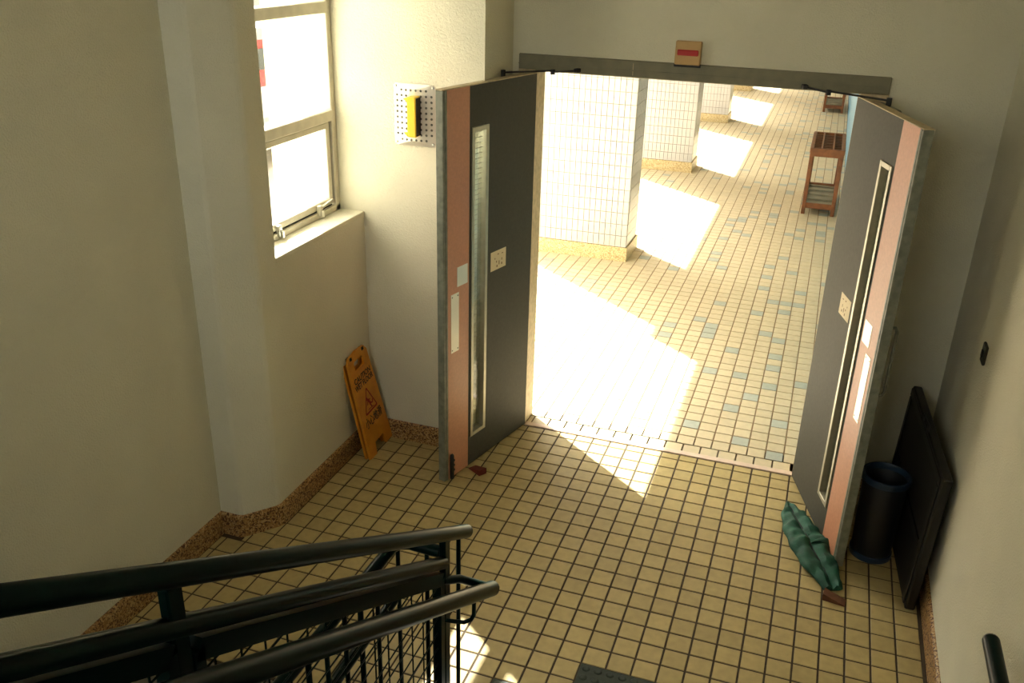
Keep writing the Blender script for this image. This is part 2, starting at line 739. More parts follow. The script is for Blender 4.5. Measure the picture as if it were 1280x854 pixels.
wbar('frame', WY0, WY0 + .045, WZ0, WZ1)
wbar('frame', WY1 - .045, WY1, WZ0, WZ1)
wbar('frame', WY0, WY1, WZ0, WZ0 + .035)
wbar('frame', WY0, WY1, WZ1 - .045, WZ1)
for z in (1.885, 2.415):
    wbar('transom', WY0 + .045, WY1 - .045, z - .028, z + .028, -.035, .04)
MB().box(-.004, .002, WY0 + .04, WY1 - .04, 1.90, 2.40).build('pane', 'clear_glass', win)
MB().box(-.004, .002, WY0 + .04, WY1 - .04, 2.43, WZ1 - .04).build('pane', 'clear_glass', win)
# opening sash at the bottom
sash = MB()
a0, a1, b0, b1 = WY0 + .052, WY1 - .06, WZ0 + .045, 1.85
sash.cbox(-.02, .022, a0, a0 + .035, b0, b1, .004)
sash.cbox(-.02, .022, a1 - .035, a1, b0, b1, .004)
sash.cbox(-.02, .022, a0 + .03, a1 - .03, b0, b0 + .035, .004)
sash.cbox(-.02, .022, a0 + .03, a1 - .03, b1 - .03, b1, .004)
so = sash.build('sash', 'alu_frame', win)
MB().box(-.004, .002, a0 + .03, a1 - .03, b0 + .03, b1 - .025).build('pane', 'clear_glass', so)
gk = MB()
gk.box(.0, .012, a1 + .001, a1 + .013, b0, b1)
gk.box(.0, .012, a0, a1, b0 - .012, b0 - .004)
gk.build('gasket', 'rubber', win)
for y, l in ((.36, .13), (-.03, .0)):
    lt = MB()
    lt.cbox(.02, .045, y - .013, y + .013, WZ0 + .02, WZ0 + .075, .003)
    lt.cbox(.03, .06, y - .008, y + .008, WZ0 + .012, WZ0 + .05, .003)
    if l:
        lt.bar((.04, y, WZ0 + .06), (.035, y + l, WZ0 + .075), .01, .012)
    lt.build('latch', 'steel' if not l else 'alu_frame', win)
MB().cbox(.03, XW + 1.96 + .003, WY0, WY1, WZ0 - .02, WZ0 + .004, .003).build('window_sill', 'plaster', win)

# landing window, out of view, added to let in fill light
rw = struct(empty('window_fill', (0, -5.4, 0)))
RM = (RX0 + RX1) / 2
for (x0, x1, z0, z1) in ((RX0, RX0 + .05, RZ0, RZ1), (RX1 - .05, RX1, RZ0, RZ1), (RX0, RX1, RZ0, RZ0 + .05), (RX0, RX1, RZ1 - .05, RZ1),
                         (RM - .025, RM + .025, RZ0, RZ1)):
    MB().box(x0, x1, -.03, .03, z0, z1).build('frame', 'alu_frame', rw)
MB().box(RX0 + .04, RM - .02, -.003, .003, RZ0 + .04, RZ1 - .04).build('pane', 'clear_glass', rw)
MB().box(RM + .02, RX1 - .04, -.003, .003, RZ0 + .04, RZ1 - .04).build('pane', 'clear_glass', rw)

# ------------------------------------------------------------------ door frame
fr = struct(empty('trim_2', (0, YD, 0)), 'grey green steel frame around the double door')
head = MB()
head.cbox(FX0, FX1, -.012, .165, 2.118, FZ + .003, .004)
head.box(FX0, FX1, -.016, -.010, 2.152, 2.156)
ho = head.build('head', 'frame_green', fr)
MB().cbox(FX0, -.965, -.012, .165, 0, 2.13, .004).build('jamb', 'edge_cream', fr)
MB().cbox(.640, FX1, -.012, .165, 0, 2.13, .004).build('jamb', 'edge_cream', fr)
MB().box(-.452, -.449, -.0145, -.010, 2.13, 2.19).build('scratch', 'edge_cream', fr)


# ------------------------------------------------------------------ door leaves
def door_leaf(name, hinge, ang, sg, label):
    """local x runs from hinge to free edge, local y: front face at 0, sg = side the front faces"""
    L, H, B, T = .815, 2.105, .012, .042
    root = struct(empty(name, (hinge[0], hinge[1], 0), ang), label)
    f0, f1 = (-T, 0) if sg > 0 else (0, T)
    wx0, wx1, wz0, wz1 = .452, .572, .20, 1.895
    core = MB()
    core.box(0, wx0, f0, f1, B, H)
    core.box(wx0, wx1, f0, f1, B, wz0)
    core.box(wx0, wx1, f0, f1, wz1, H)
    core.box(wx1, .602, f0, f1, B, H)
    core.build('panel', 'paint_dark_grey', root)
    MB().box(.602, .782, f0 - .0004, f1 + .0004, B, H).build('copper_strip', 'salmon', root)['label'] = 'salmon pink laminate strip'
    ed = MB()
    ed.cbox(.782, .796, f0 - .001, f1 + .001, B, H, .002)
    ed.cbox(.800, L, f0 - .001, f1 + .001, B, H, .003)
    ed.build('edge_band', 'edge_grey', root)
    MB().box(.795, .801, f0 + .004, f1 - .004, B, H).build('rubber_seal', 'rubber', root)
    tp = MB()
    tp.cbox(0, L, f0 - .001, f1 + .001, H, H + .006, .002)
    tp.box(-.0015, 0, f0, f1, B, H)
    tp.build('lipping', 'edge_cream', root)
    vf = MB()
    g = .006
    for (x0, x1, z0, z1) in ((wx0 - .012, wx0 + .012, wz0 - .012, wz1 + .012), (wx1 - .012, wx1 + .012, wz0 - .012, wz1 + .012),
                             (wx0 + .012, wx1 - .012, wz0 - .012, wz0 + .012), (wx0 + .012, wx1 - .012, wz1 - .012, wz1 + .012)):
        vf.cbox(x0, x1, f0 - g, f1 + g, z0, z1, .002)
    v = vf.build('vision_frame', 'aluminium', root)
    MB().box(wx0 + .005, wx1 - .005, (f0 + f1) / 2 - .003, (f0 + f1) / 2 + .003, wz0 + .005, wz1 - .005).build('glass', 'wired_glass', v)

    def plate(nm, x0, x1, z0, z1, m, th=.002):
        y0, y1 = sorted((sg * .0003, sg * th))
        return MB().cbox(x0, x1, y0, y1, z0, z1, .0006).build(nm, m, root)
    plate('lock_plate', .615, .705, 1.12, 1.225, 'plate_metal')
    pp = plate('push_plate', .69, .757, .765, 1.09, 'plate_metal')
    sc = MB()
    for zz in (.78, 1.075):
        for xx in (.70, .747):
            sc.box(xx - .003, xx + .003, min(sg * .002, sg * .003), max(sg * .002, sg * .003), zz - .003, zz + .003)
    sc.build('screw', 'black_metal', pp)
    sp_ = plate('sticker', .26, .405, 1.115, 1.222, 'paper', .0012)
    mk = MB()
    for (cx, cz, w, h) in ((.300, 1.140, .008, .012), (.300, 1.165, .005, .014), (.325, 1.150, .006, .022), (.345, 1.135, .008, .012),
                           (.350, 1.160, .006, .010), (.295, 1.197, .014, .004), (.335, 1.200, .010, .006), (.365, 1.180, .005, .008)):
        mk.box(cx - w / 2, cx + w / 2, min(sg * .0012, sg * .0016), max(sg * .0012, sg * .0016), cz - h / 2, cz + h / 2)
    mk.build('marking', 'wedge_brown', sp_)
    # hinges
    for z in (.25, 1.05, 1.85):
        MB().tube([(-.006, -sg * (T + .004), z - .05), (-.006, -sg * (T + .004), z + .05)], .007, 10).build('hinge', 'steel', root)
    return root, (f0, f1), sg


AL = math.radians(-104.17)
AR = math.radians(-72.56)
dl, dlf, _ = door_leaf('door_1', (-.961, 1.0), AL, 1, 'dark grey door leaf with salmon strip standing open beside the wet floor sign')
dr, drf, _ = door_leaf('door_2', (.634, .985), AR, -1, 'dark grey door leaf with salmon strip held open by the green bundle')
# foot bolt on the left leaf
fb = MB()
fb.cbox(.752, .776, .001, .022, .008, .17, .008)
for k in range(3):
    fb.cbox(.747, .756, .006, .02, .06 + .03 * k, .072 + .03 * k, .002)
fb.build('foot_bolt', 'black_metal', dl, True)
# pull handle on the far side of the right leaf
hd = MB()
hb = drf[1]
hd.tube([(.735, hb, .905), (.735, hb + .045, .905), (.735, hb + .055, .925), (.735, hb + .055, 1.215), (.735, hb + .045, 1.235), (.735, hb, 1.235)], .007, 10)
hd.build('pull_handle', 'edge_grey', dr, True)


def local(root_loc, ang, p):
    d = Vector((p[0] - root_loc[0], p[1] - root_loc[1]))
    c, s = math.cos(-ang), math.sin(-ang)
    return (d.x * c - d.y * s, d.x * s + d.y * c, p[2])


# closers: body on the leaf, folded arm reaching the frame
def closer(root, hinge, ang, back, frame_pt, elbow, at_u):
    bd = MB()
    y0, y1 = sorted((back, back + math.copysign(.05, back if back else 1)))
    bd.cbox(.09, .33, y0, y1, 2.04, 2.10, .006)
    bo = bd.build('closer_body', 'edge_grey', root)
    am = MB()
    a = Vector(local(hinge, ang, frame_pt))
    e = Vector(local(hinge, ang, elbow))
    b = Vector((at_u, (y0 + y1) / 2, 2.125))
    am.bar(a, e, .018, .007)
    am.bar(e + Vector((0, 0, .006)), b, .018, .007)
    am.lathe([(.0001, -.012), (.012, -.012), (.012, .012), (.0001, .012)], 10, e)
    am.lathe([(.0001, -.03), (.012, -.03), (.012, .012), (.0001, .012)], 10, b)
    am.build('closer_arm', 'black_metal', root)
    MB().cbox(a.x - .03, a.x + .03, a.y - .012, a.y + .012, a.z - .008, a.z + .012, .003).build('arm_shoe', 'black_metal', root)


closer(dl, (-.961, 1.0), AL, dlf[0], (-.735, .985, 2.135), (-.86, .945, 2.125), .22)
closer(dr, (.634, .985), AR, drf[1], (.385, .985, 2.135), (.50, .92, 2.125), .22)

# ------------------------------------------------------------------ corridor structure
mb = MB()
for (y0, y1, z0) in ((YD2, 4.12, 2.74), (4.12, 4.32, 2.24)):
    mb.box(XPO, XPO + .2, y0, y1, z0, 3.05)
for k in range(1, 6):
    ya = 4.32 + 3.875 * (k - 1)
    mb.box(XPO, XPO + .2, ya, ya + 3.875, 2.24, 3.05)
struct(mb.build('corridor_beam', 'plaster'))
mb = MB()
mb.box(XPO, .95, YD2, 26, 3.05, 3.25)
struct(mb.build('ceiling_corridor', 'corridor_paint'))
mb = MB()
mb.box(.83, .95, YD2, 26, 1.25, 3.05)
wc = struct(mb.build('wall_corridor', 'corridor_paint'))
MB().box(.83, .95, YD2, 26, -.1, 1.25).build('dado', 'dado_blue', wc)['label'] = 'blue painted lower wall of the corridor'
struct(MB().box(XPO, .95, 26, 26.2, -.1, 3.05).build('wall_end', 'plaster'))

# ------------------------------------------------------------------ piers
TW, TH = .0525, .1085


def vtile(w, h):
    t = tile_mesh('t', w, h, .006, .0012, None)
    return t


pier_tile = None
for k in range(4):
    y0 = 4.32 + 3.875 * k
    y1 = y0 + .47
    pr = struct(empty('pillar', (XP, y0, 0)), ('white tiled pillar with terrazzo foot nearest the double door', 'second white tiled pillar from the double door',
                                             'third white tiled pillar from the double door', 'fourth white tiled pillar from the double door')[k])
    wdt, dep = XP - XPO, y1 - y0
    MB().box(-wdt + .006, -.006, .006, dep - .006, 0, 3.05).build('core', 'wall_grout', pr)
    MB().box(-wdt - .012, .012, -.012, dep + .012, 0, .135).build('plinth', 'terrazzo_pale', pr)
    z0 = .135
    fld = MB()
    front = vtile(TW - .0035, TH - .0035)
    nx = int(wdt / TW)
    nz = 26
    cnt = 0
    me = make_mesh(front, 'wall_tile', 'wall_tile')
    for c in range(nx):
        for r in range(nz):
            x = -TW * (c + .5)
            z = z0 + TH * (r + .5)
            if z > 3.0:
                continue
            if k == 0 and c < 15 and r < 20:
                o = bpy.data.objects.new('tile', me)
                link(o, pr)
                o.location = (x, random.uniform(-.0004, .0004), z)
                o.rotation_euler = (PI / 2, 0, 0)
            else:
                fld.add([(a + x, -cc, b + z) for a, b, cc in front.v], front.f)
    ny = int(dep / TW)
    for c in range(ny):
        for r in range(nz):
            y = TW * (c + .5) + (dep - ny * TW) / 2
            z = z0 + TH * (r + .5)
            if z > 3.0:
                continue
            fld.add([(cc, a + y, b + z) for a, b, cc in front.v], front.f)
            fld.add([(-wdt - cc, a + y, b + z) for a, b, cc in front.v], front.f)
    fo = fld.build('tile_field', 'wall_tile', pr)
    fo['kind'] = 'stuff'

# ------------------------------------------------------------------ outside
mb = MB()
mb.box(-12, XL - .22, -2.4, -2.2, -.2, 8.0)
struct(mb.build('wall_bounce', 'bounce_white'))  # unseen white wall, added to bounce sunlight in through the window
mb = MB()
mb.box(-24, -14, -12, 60, -.2, 9.0)
struct(mb.build('wall_sky_block', 'sky_block_grey'), 'plain block added across the street to hold back low sky light')  # out of view, added to dim the sky on the street side
mb = MB()
mb.box(-60, XPO, -40, 60, -.3, -.04)
struct(mb.build('ground', 'concrete'), 'pale concrete ground outside')

van = empty('van', (-6.9, 6.6, -.04), math.radians(90))
tag(van, 'red and white van parked outside the window', 'van')
body = MB()
prof = [(-2.1, .35), (-2.15, .6), (-2.1, .98), (-1.75, 1.05), (-1.25, 1.62), (-1.0, 1.72), (1.9, 1.74), (2.1, 1.6), (2.15, 1.0), (2.15, .4), (2.1, .3), (-2.0, .3)]


def vprism(mb, pr_, y0, y1, mi=0):
    n = len(pr_)
    v = [(x, y0, z) for x, z in pr_] + [(x, y1, z) for x, z in pr_]
    f = [tuple(range(n)), tuple(range(2 * n - 1, n - 1, -1))] + [(i, n + i, n + (i + 1) % n, (i + 1) % n) for i in range(n)]
    mb.add(v, f, mi)


vprism(body, prof, -.82, .82)
body.build('body', 'van_red', van)
lowb = MB()
vprism(lowb, [(-2.12, .33), (-2.17, .6), (-2.15, 1.05), (2.17, 1.05), (2.17, .4), (2.12, .28), (-2.0, .28)], -.828, .828)
lowb.build('lower_body', 'van_white', van)
rf = MB()
vprism(rf, [(-1.25, 1.6), (-1.0, 1.73), (1.9, 1.75), (2.1, 1.6)], -.83, .83)
rf.build('roof', 'van_grey', van)
for sgn in (-1, 1):
    for (x0, x1) in ((-1.05, -.35), (-.25, .75), (.85, 1.85)):
        MB().box(x0, x1, min(sgn * .82, sgn * .835), max(sgn * .82, sgn * .835), 1.25, 1.5).build('window', 'van_glass', van)
    for x in (-1.35, 1.35):
        w = MB()
        w.lathe([(.0001, -.09), (.2, -.09), (.31, -.08), (.31, .08), (.2, .09), (.0001, .09)], 20)
        wo = w.build('wheel', 'rubber', van, True)
        wo.rotation_euler = (PI / 2, 0, 0)
        wo.location = (x, sgn * .74, .31)
    MB().box(-2.16, 2.16, min(sgn * .82, sgn * .83), max(sgn * .82, sgn * .83), .62, .68).build('trim_strip', 'van_grey', van)
    MB().cbox(2.12, 2.17, sgn * .72 - .07, sgn * .72 + .07, .75, .95, .01).build('lamp', 'lamp_amber', van)

# ------------------------------------------------------------------ stairs
RISE, TREAD = .165, .275
ST0 = -1.27
st = struct(empty('stairs', (0, ST0, 0)), 'staircase up to the landing')
for k in range(7):
    mb = MB()
    mb.cbox(-.5, XR, -(k + 1) * TREAD - (.3 if k < 6 else 0), -k * TREAD, (k - 1) * RISE if k else 0, (k + 1) * RISE, .006)
    mb.build('step', 'step_grey', st)
land = MB()
land.box(XL, XR, -5.3, ST0 - 6 * TREAD - .2, RISE * 6, RISE * 7)
struct(land.build('landing', 'step_grey'))
# flight going down beside the railing
sd = struct(empty('stairs_down', (0, -1.36, 0)), 'grey concrete steps going down behind the railing')
for k in range(8):
    MB().cbox(XL, -.66, -(k + 1) * TREAD - .02, -k * TREAD, -(k + 1) * RISE - .2, -.002 - k * RISE if k == 0 else -k * RISE, .006).build('step', 'step_grey', sd)
struct(MB().box(-.66, -.5, -4.5, -1.36, -1.8, -.004).build('wall_stringer', 'plaster'))

# ------------------------------------------------------------------ stair railing
XS = -.45


def ztop(y):
    return 1.005 + .604 * (-1.503 - y)


rl = empty('stair_railing', (XS, -1.47, 0))
tag(rl, 'dark green steel stair railing with wire mesh panels and a lower handrail', 'railing')


def R(y, dz, x=XS):
    return Vector((x - XS, y + 1.47, ztop(y) + dz))


def roundcap(mb, p, t, r):
    """domed end"""
    t = Vector(t).normalized()
    mb.tube([p, p + t * r * .35, p + t * r * .62, p + t * r * .75], [r, r * .9, r * .6, r * .05], 16)


tr = MB()
pts = [R(-3.05, 0), R(-1.262, 0)]
tr.tube([R(-3.6, -.33), R(-3.2, -.08), R(-3.05, 0), R(-1.262, 0)], .0245, 18)
roundcap(tr, R(-1.262, 0), R(-1.26, 0) - R(-1.3, 0), .0245)
tr.build('top_rail', 'rail_paint', rl, True)
mr = MB()
mr.tube([R(-3.05, -.115), R(-1.47, -.112)], .0215, 16)
mr.build('middle_rail', 'rail_paint', rl, True)
stairz = lambda y: max(0, (math.floor((ST0 - y) / TREAD) + 1) * RISE) if y < ST0 else 0
er = MB()
er.tube([(0, -1.334 + 1.47, stairz(-1.334)), (0, -1.334 + 1.47, ztop(-1.334) - .015)], .0078, 10)
er.build('end_rod', 'rail_paint', rl, True)
for y in (-1.455, -2.68):
    mb = MB()
    mb.cbox(-.012, .012, y + 1.47 - .021, y + 1.47 + .021, stairz(y), ztop(y) - .015, .004)
    mb.cbox(-.04, .04, y + 1.47 - .045, y + 1.47 + .045, stairz(y), stairz(y) + .008, .002)
    mb.build('post', 'rail_paint', rl)
for (ya, yb) in ((-1.505, -2.645), (-2.715, -3.1)):
    fm = MB()
    tdz, bdz = -.172, -.76
    fm.bar(R(ya, tdz), R(yb, tdz), .03, .045)
    fm.bar(R(ya, bdz), R(yb, bdz), .03, .04)
    fm.bar(R(ya, bdz), R(ya, tdz), .03, .028, (0, 1, 0))
    fm.bar(R(yb, bdz), R(yb, tdz), .03, .028, (0, 1, 0))
    for yy in (ya, yb):
        pass
    fo = fm.build('panel_frame', 'rail_paint', rl)
    wm = MB()
    y = ya - .045
    while y > yb + .02:
        wm.tube([R(y, bdz), R(y, tdz)], .0025, 5, False)
        y -= .08
    # level wires
    z = ztop(ya) + bdz - .2
    while z < ztop(yb) + tdz:
        # span of y where the wire lies inside the panel
        ylo = -1.503 - (z - bdz - 1.005) / .604
        yhi = -1.503 - (z - tdz - 1.005) / .604
        y_a = min(ya, max(ylo, yhi))
        y_b = max(yb, min(ylo, yhi))
        if y_a - y_b > .01:
            wm.tube([Vector((.003, y_a + 1.47, z)), Vector((.003, y_b + 1.47, z))], .0025, 5, False)
        z += .064
    wm.build('wire_mesh', 'rail_paint', fo)['kind'] = 'stuff'
# lower handrail on brackets, stair side
XH = -.35


def H(y):
    return Vector((XH - XS, y + 1.47, .888 + .618 * (-1.6625 - y)))


hr = MB()
hr.tube([H(-3.2), H(-1.262)], .0275, 18)
roundcap(hr, H(-1.262), H(-1.26) - H(-1.3), .0275)
hr.build('lower_handrail', 'rail_paint', rl, True)
for y in (-1.47, -2.68):
    b = MB()
    h = H(y + .03)
    b.tube([(.0, y + 1.47, h.z - .115), (.07, y + 1.485, h.z - .115), (.092, y + 1.495, h.z - .105), (.1, y + 1.5, h.z - .085), (.1, y + 1.5, h.z - .01)], .0075, 10)
    b.build('bracket', 'rail_paint', rl, True)
# level bar tying the handrail end back to the post
tb = MB()
tb.tube([(0, -1.47 + 1.47, .80), (.03, -1.40 + 1.47, .765), (.1, -1.30 + 1.47, .675)], .015, 10)
tb.build('end_return', 'rail_paint', rl, True)

# ------------------------------------------------------------------ guard railing of the lower flight
gr = empty('guard_railing', (-.62, -1.3, 0))
tag(gr, 'dark green guard railing with plain balusters behind the stair railing', 'railing')
g = MB()
zt = .905
g.tube([(0, -2.0, zt + .05), (0, -.27, zt + .007), (.0, -.20, zt + .005), (.012, -.165, zt), (.045, -.15, zt - .002), (.09, -.15, zt - .004)], .021, 14)
g.build('top_rail', 'rail_paint', gr, True)
g = MB()
g.tube([(0, -2.0, .72), (0, -.2, .69)], .019, 14)
g.build('lower_rail', 'rail_paint', gr, True)
for (x, y) in [(0, -1.05), (0, -.94), (0, -.84), (0, -.73), (0, -.63), (0, -.52), (0, -.42), (0, -.31), (0, -.155), (.104, -.15)]:
    b = MB()
    b.tube([(x, y, 0), (x, y, zt - .006)], .0078, 10)
    b.build('baluster', 'rail_paint', gr, True)
b = MB()
b.tube([(0.09, -.15, zt - .004), (.152, -.15, zt - .006)], .021, 14)
b.build('rail_end', 'rail_paint', gr, True)

# ------------------------------------------------------------------ wall handrail
wh = empty('wall_handrail', (1.205, -1.25, 0))
tag(wh, 'dark green handrail on the plaster wall beside the stairs', 'handrail')
h = MB()
p0, pm, p1 = Vector((0, -.02, .905)), Vector((0, -.42, .905)), Vector((0, -2.2, .905 + 1.78 * .60))
h.tube([p1, pm + Vector((0, -.08, .045)), pm + Vector((0, .06, .004)), p0], .0245, 18)
roundcap(h, p0, (0, 1, 0), .0245)
h.build('rail', 'rail_paint', wh, True)
for t in (.12, .6, .9):
    q = pm.lerp(p1, t) + Vector((0, 0, .01))
    b = MB()
    b.tube([q, q + Vector((.0, 0, -.05)), q + Vector((.02, 0, -.07)), q + Vector((.075, 0, -.07))], .007, 10)
    b.lathe([(.0001, 0), (.03, 0), (.03, .006), (.0001, .006)], 14, (0, 0, 0)) if False else None
    b.build('bracket', 'rail_paint', wh, True)

# ------------------------------------------------------------------ wet floor sign
sg0, sg1 = Vector((-1.652, .428, 0)), Vector((-1.768, .382, .615))
ex = Vector((0, 1, 0))
ey = (sg1 - sg0)
SL = ey.length
ey.normalize()
ex = (ex - ey * ex.dot(ey)).normalized()
ez = ex.cross(ey)
WM = Matrix((ex, ey, ez)).transposed().to_4x4()
ws = empty('wet_floor_sign')
WM.translation = sg0 + Vector((0, 0, .004))
ws.matrix_world = WM
tag(ws, 'yellow folding wet floor caution sign leaning on the wall under the window', 'sign')
wb, wt = .142, .108


def outline(sh=0):
    return [(-wb, 0), (-.062, 0), (-.05, .07), (.05, .07), (.062, 0), (wb, 0), (wt + .004, SL - .03), (wt - .02, SL), (0, SL + .008), (-wt + .02, SL), (-wt - .004, SL - .03)]


fp = MB()
fp.bm(holed(outline(), [rrect(.105, .056, .014, 3, 0, SL - .070)], .014))
fpo = fp.build('front_panel', 'sign_yellow', ws)
bp = MB()
bp.bm(holed(outline(), [rrect(.105, .056, .014, 3, 0, SL - .070)], .014))
bpo = bp.build('back_panel', 'sign_yellow', ws)
bpo.rotation_euler = (math.radians(-.6), 0, 0)
bpo.location = (0, 0.004, -.018 - .006)
for x in (-.07, .07):
    MB().cbox(x - .012, x + .012, SL - .022, SL - .002, -.03, .002, .002).build('hinge_clip', 'seam_dark', ws)
T = lambda x, y, z=.0006: Matrix.Translation((x, y, z))
text_mesh('caution_text', 'CAUTION', .046, 'ink_black', fpo, T(0, SL - .150), sxy=(.92, 1.05))
text_mesh('wet_floor_text', 'WET FLOOR', .046, 'ink_black', fpo, T(0, SL - .190), sxy=(.80, 1.05))
text_mesh('chinese_text', '小心地滑', .052, 'ink_black', fpo, T(.0, SL - .425), sxy=(.95, 1.3), bold=.008)
tri = MB()


def rtri(cx, cy0, w, h, r):
    base = [Vector((cx - w / 2, cy0)), Vector((cx + w / 2, cy0)), Vector((cx, cy0 + h))]
    pts = []
    for i in range(3):
        p, a, b = base[i], base[i - 1], base[(i + 1) % 3]
        u, v = (a - p).normalized(), (b - p).normalized()
        for t in (0, .33, .67, 1):
            q = p + u * r * (1 - t) ** 2 + v * r * t ** 2
            pts.append((q.x, q.y))
    return pts


tri.bm(holed(rtri(0, SL - .375, .150, .155, .018), [rtri(0, SL - .3655, .126, .130, .012)], .001))
for v_i, v in enumerate(tri.v):
    tri.v[v_i] = (v[0], v[1], v[2] + .0012)
tri.build('triangle', 'ink_red', fpo)
mn = MB()


def stroke(a, b, w):
    mn.bar((a[0], SL - .375 + a[1], .0006), (b[0], SL - .375 + b[1], .0006), w, .0012)


mn.lathe([(.0001, .0012), (.009, .0012), (.009, 0)], 12, (-.022, SL - .375 + .085, 0))
stroke((-.014, .078), (.004, .048), .015)
stroke((.004, .048), (.030, .040), .009)
stroke((.030, .040), (.036, .058), .007)
stroke((.0, .045), (.012, .020), .009)
stroke((-.012, .074), (.012, .070), .006)
stroke((-.018, .070), (-.026, .048), .006)
stroke((-.03, .022), (.034, .016), .004)
mn.build('falling_figure', 'ink_red', fpo)

# ------------------------------------------------------------------ perforated alarm cover on the wall by the window
al = empty('alarm_cover', (-1.472, YF, 1.914))
tag(al, 'perforated steel cover with a yellow block on the white wall', 'alarm cover')
holes = []
W2, H2 = .232, .31
for r in range(10):
    for c in range(8):
        x, z = -W2 / 2 + .022 + c * .0269, -H2 / 2 + .031 + r * .0276
        if (c in (0, 7)) and (r in (0, 9)):
            continue
        if c in (3, 4) and 0 < r < 9:
            continue
        holes.append([(x + .0066 * math.cos(2 * PI * k / 8), z + .0066 * math.sin(2 * PI * k / 8)) for k in range(8)][::-1])
bm = holed(rrect(W2, H2, .022), holes, .0025)
for v in bm.verts:
    x, y, z = v.co
    v.co = (x, -(.022 - .02 * (x / (W2 / 2)) ** 2) - z, y)
ap = MB()
ap.bm(bm)
apo = ap.build('cover_plate', 'plate_metal', al)
MB().box(-W2 / 2 + .012, W2 / 2 - .012, -.0012, -.0002, -H2 / 2 + .012, H2 / 2 - .012).build('back_plate', 'edge_grey', al)
for x in (-1, 1):
    for z in (-1, 1):
        bmx = MB().lathe([(.007, 0), (.006, .003), (.0001, .004)], 10)
        MB().add([(a + x * (W2 / 2 - .014), -c - .008, b + z * (H2 / 2 - .014)) for a, b, c in bmx.v], bmx.f).build('screw', 'steel', al)
yb = MB()
yb.cbox(-.012, .036, -.075, -.012, -.100, .100, .004)
yo = yb.build('yellow_block', 'unit_yellow', al)
for sgn in (-1, 1):
    wg = MB()
    z0 = sgn * .098
    zz = [z0, z0 - sgn * .022]
    wg.add([(-.012, -.072, z0), (-.012, -.072, zz[1]), (-.05, -.04, z0 - sgn * .014), (-.012, -.066, z0), (-.012, -.066, zz[1]), (-.05, -.034, z0 - sgn * .014)],
           [(0, 1, 2), (5, 4, 3), (0, 2, 5, 3), (1, 4, 5, 2), (0, 3, 4, 1)])
    wg.build('wing', 'unit_yellow', yo)
sd_ = MB()
sd_.box(.036, .039, -.070, -.014, -.094, .094)
sd_.build('shaded_grille', 'black_metal', yo)  # plain black stands in for shade on the perforated side face

# ------------------------------------------------------------------ indicator box over the door
ib = empty('indicator_box', (-.181, YD, 2.200))
tag(ib, 'small cream box with a red lens over the double door', 'indicator')
MB().cbox(-.063, .063, -.034, 0, 0, .112, .004).build('case', 'box_cream', ib)
MB().cbox(-.052, .052, -.040, -.030, .044, .072, .004).build('lens', 'lens_red', ib)
MB().cbox(-.066, .066, -.02, -.001, -.012, .004, .002).build('bracket', 'black_metal', ib)

# ------------------------------------------------------------------ wall switch
sw = empty('wall_switch', (XR, .158, 1.235))
tag(sw, 'small dark switch plate on the bare plaster wall', 'switch')
MB().cbox(-.012, 0, -.035, .035, -.042, .042, .004).build('plate', 'switch_dark', sw)
MB().cbox(-.018, -.011, -.012, .012, -.016, .016, .003).build('rocker', 'black_metal', sw)

# ------------------------------------------------------------------ door wedges
wd = MB()
wd.add([(0, -.025, 0), (.10, -.025, 0), (.10, .025, 0), (0, .025, 0), (0, -.025, .004), (.10, -.025, .035), (.10, .025, .035), (0, .025, .004)],
       [(3, 2, 1, 0), (4, 5, 6, 7), (0, 1, 5, 4), (1, 2, 6, 5), (2, 3, 7, 6), (3, 0, 4, 7)])
w1 = wd.build('door_wedge', 'brick_red')
w1.location = (-1.085, .425, .0008)
w1.rotation_euler = (0, 0, math.radians(-32))
tag(w1, 'red wooden wedge pushed under the dark door leaf', 'door wedge')
w2 = wd.build('door_wedge', 'wedge_brown')
w2.location = (.935, -.045, .0008)
w2.rotation_euler = (0, 0, math.radians(172))
tag(w2, 'brown wooden wedge under the end of the green bundle', 'door wedge')

# ------------------------------------------------------------------ green canvas bundle
gb = empty('canvas_bundle', (.72, .36, 0))
tag(gb, 'dark green canvas bundle lying on the floor against the door leaf', 'bundle')
A0, A1 = Vector((.630, .685)), Vector((.880, .030))
ax = (A1 - A0)
AL_ = ax.length
ax.normalize()
nx_ = Vector((-ax.y, ax.x))        # to the door side


WPROF = [(0, .004), (.05, .026), (.12, .048), (.25, .072), (.42, .088), (.6, .092), (.75, .086), (.87, .070), (.95, .052), (1, .040)]


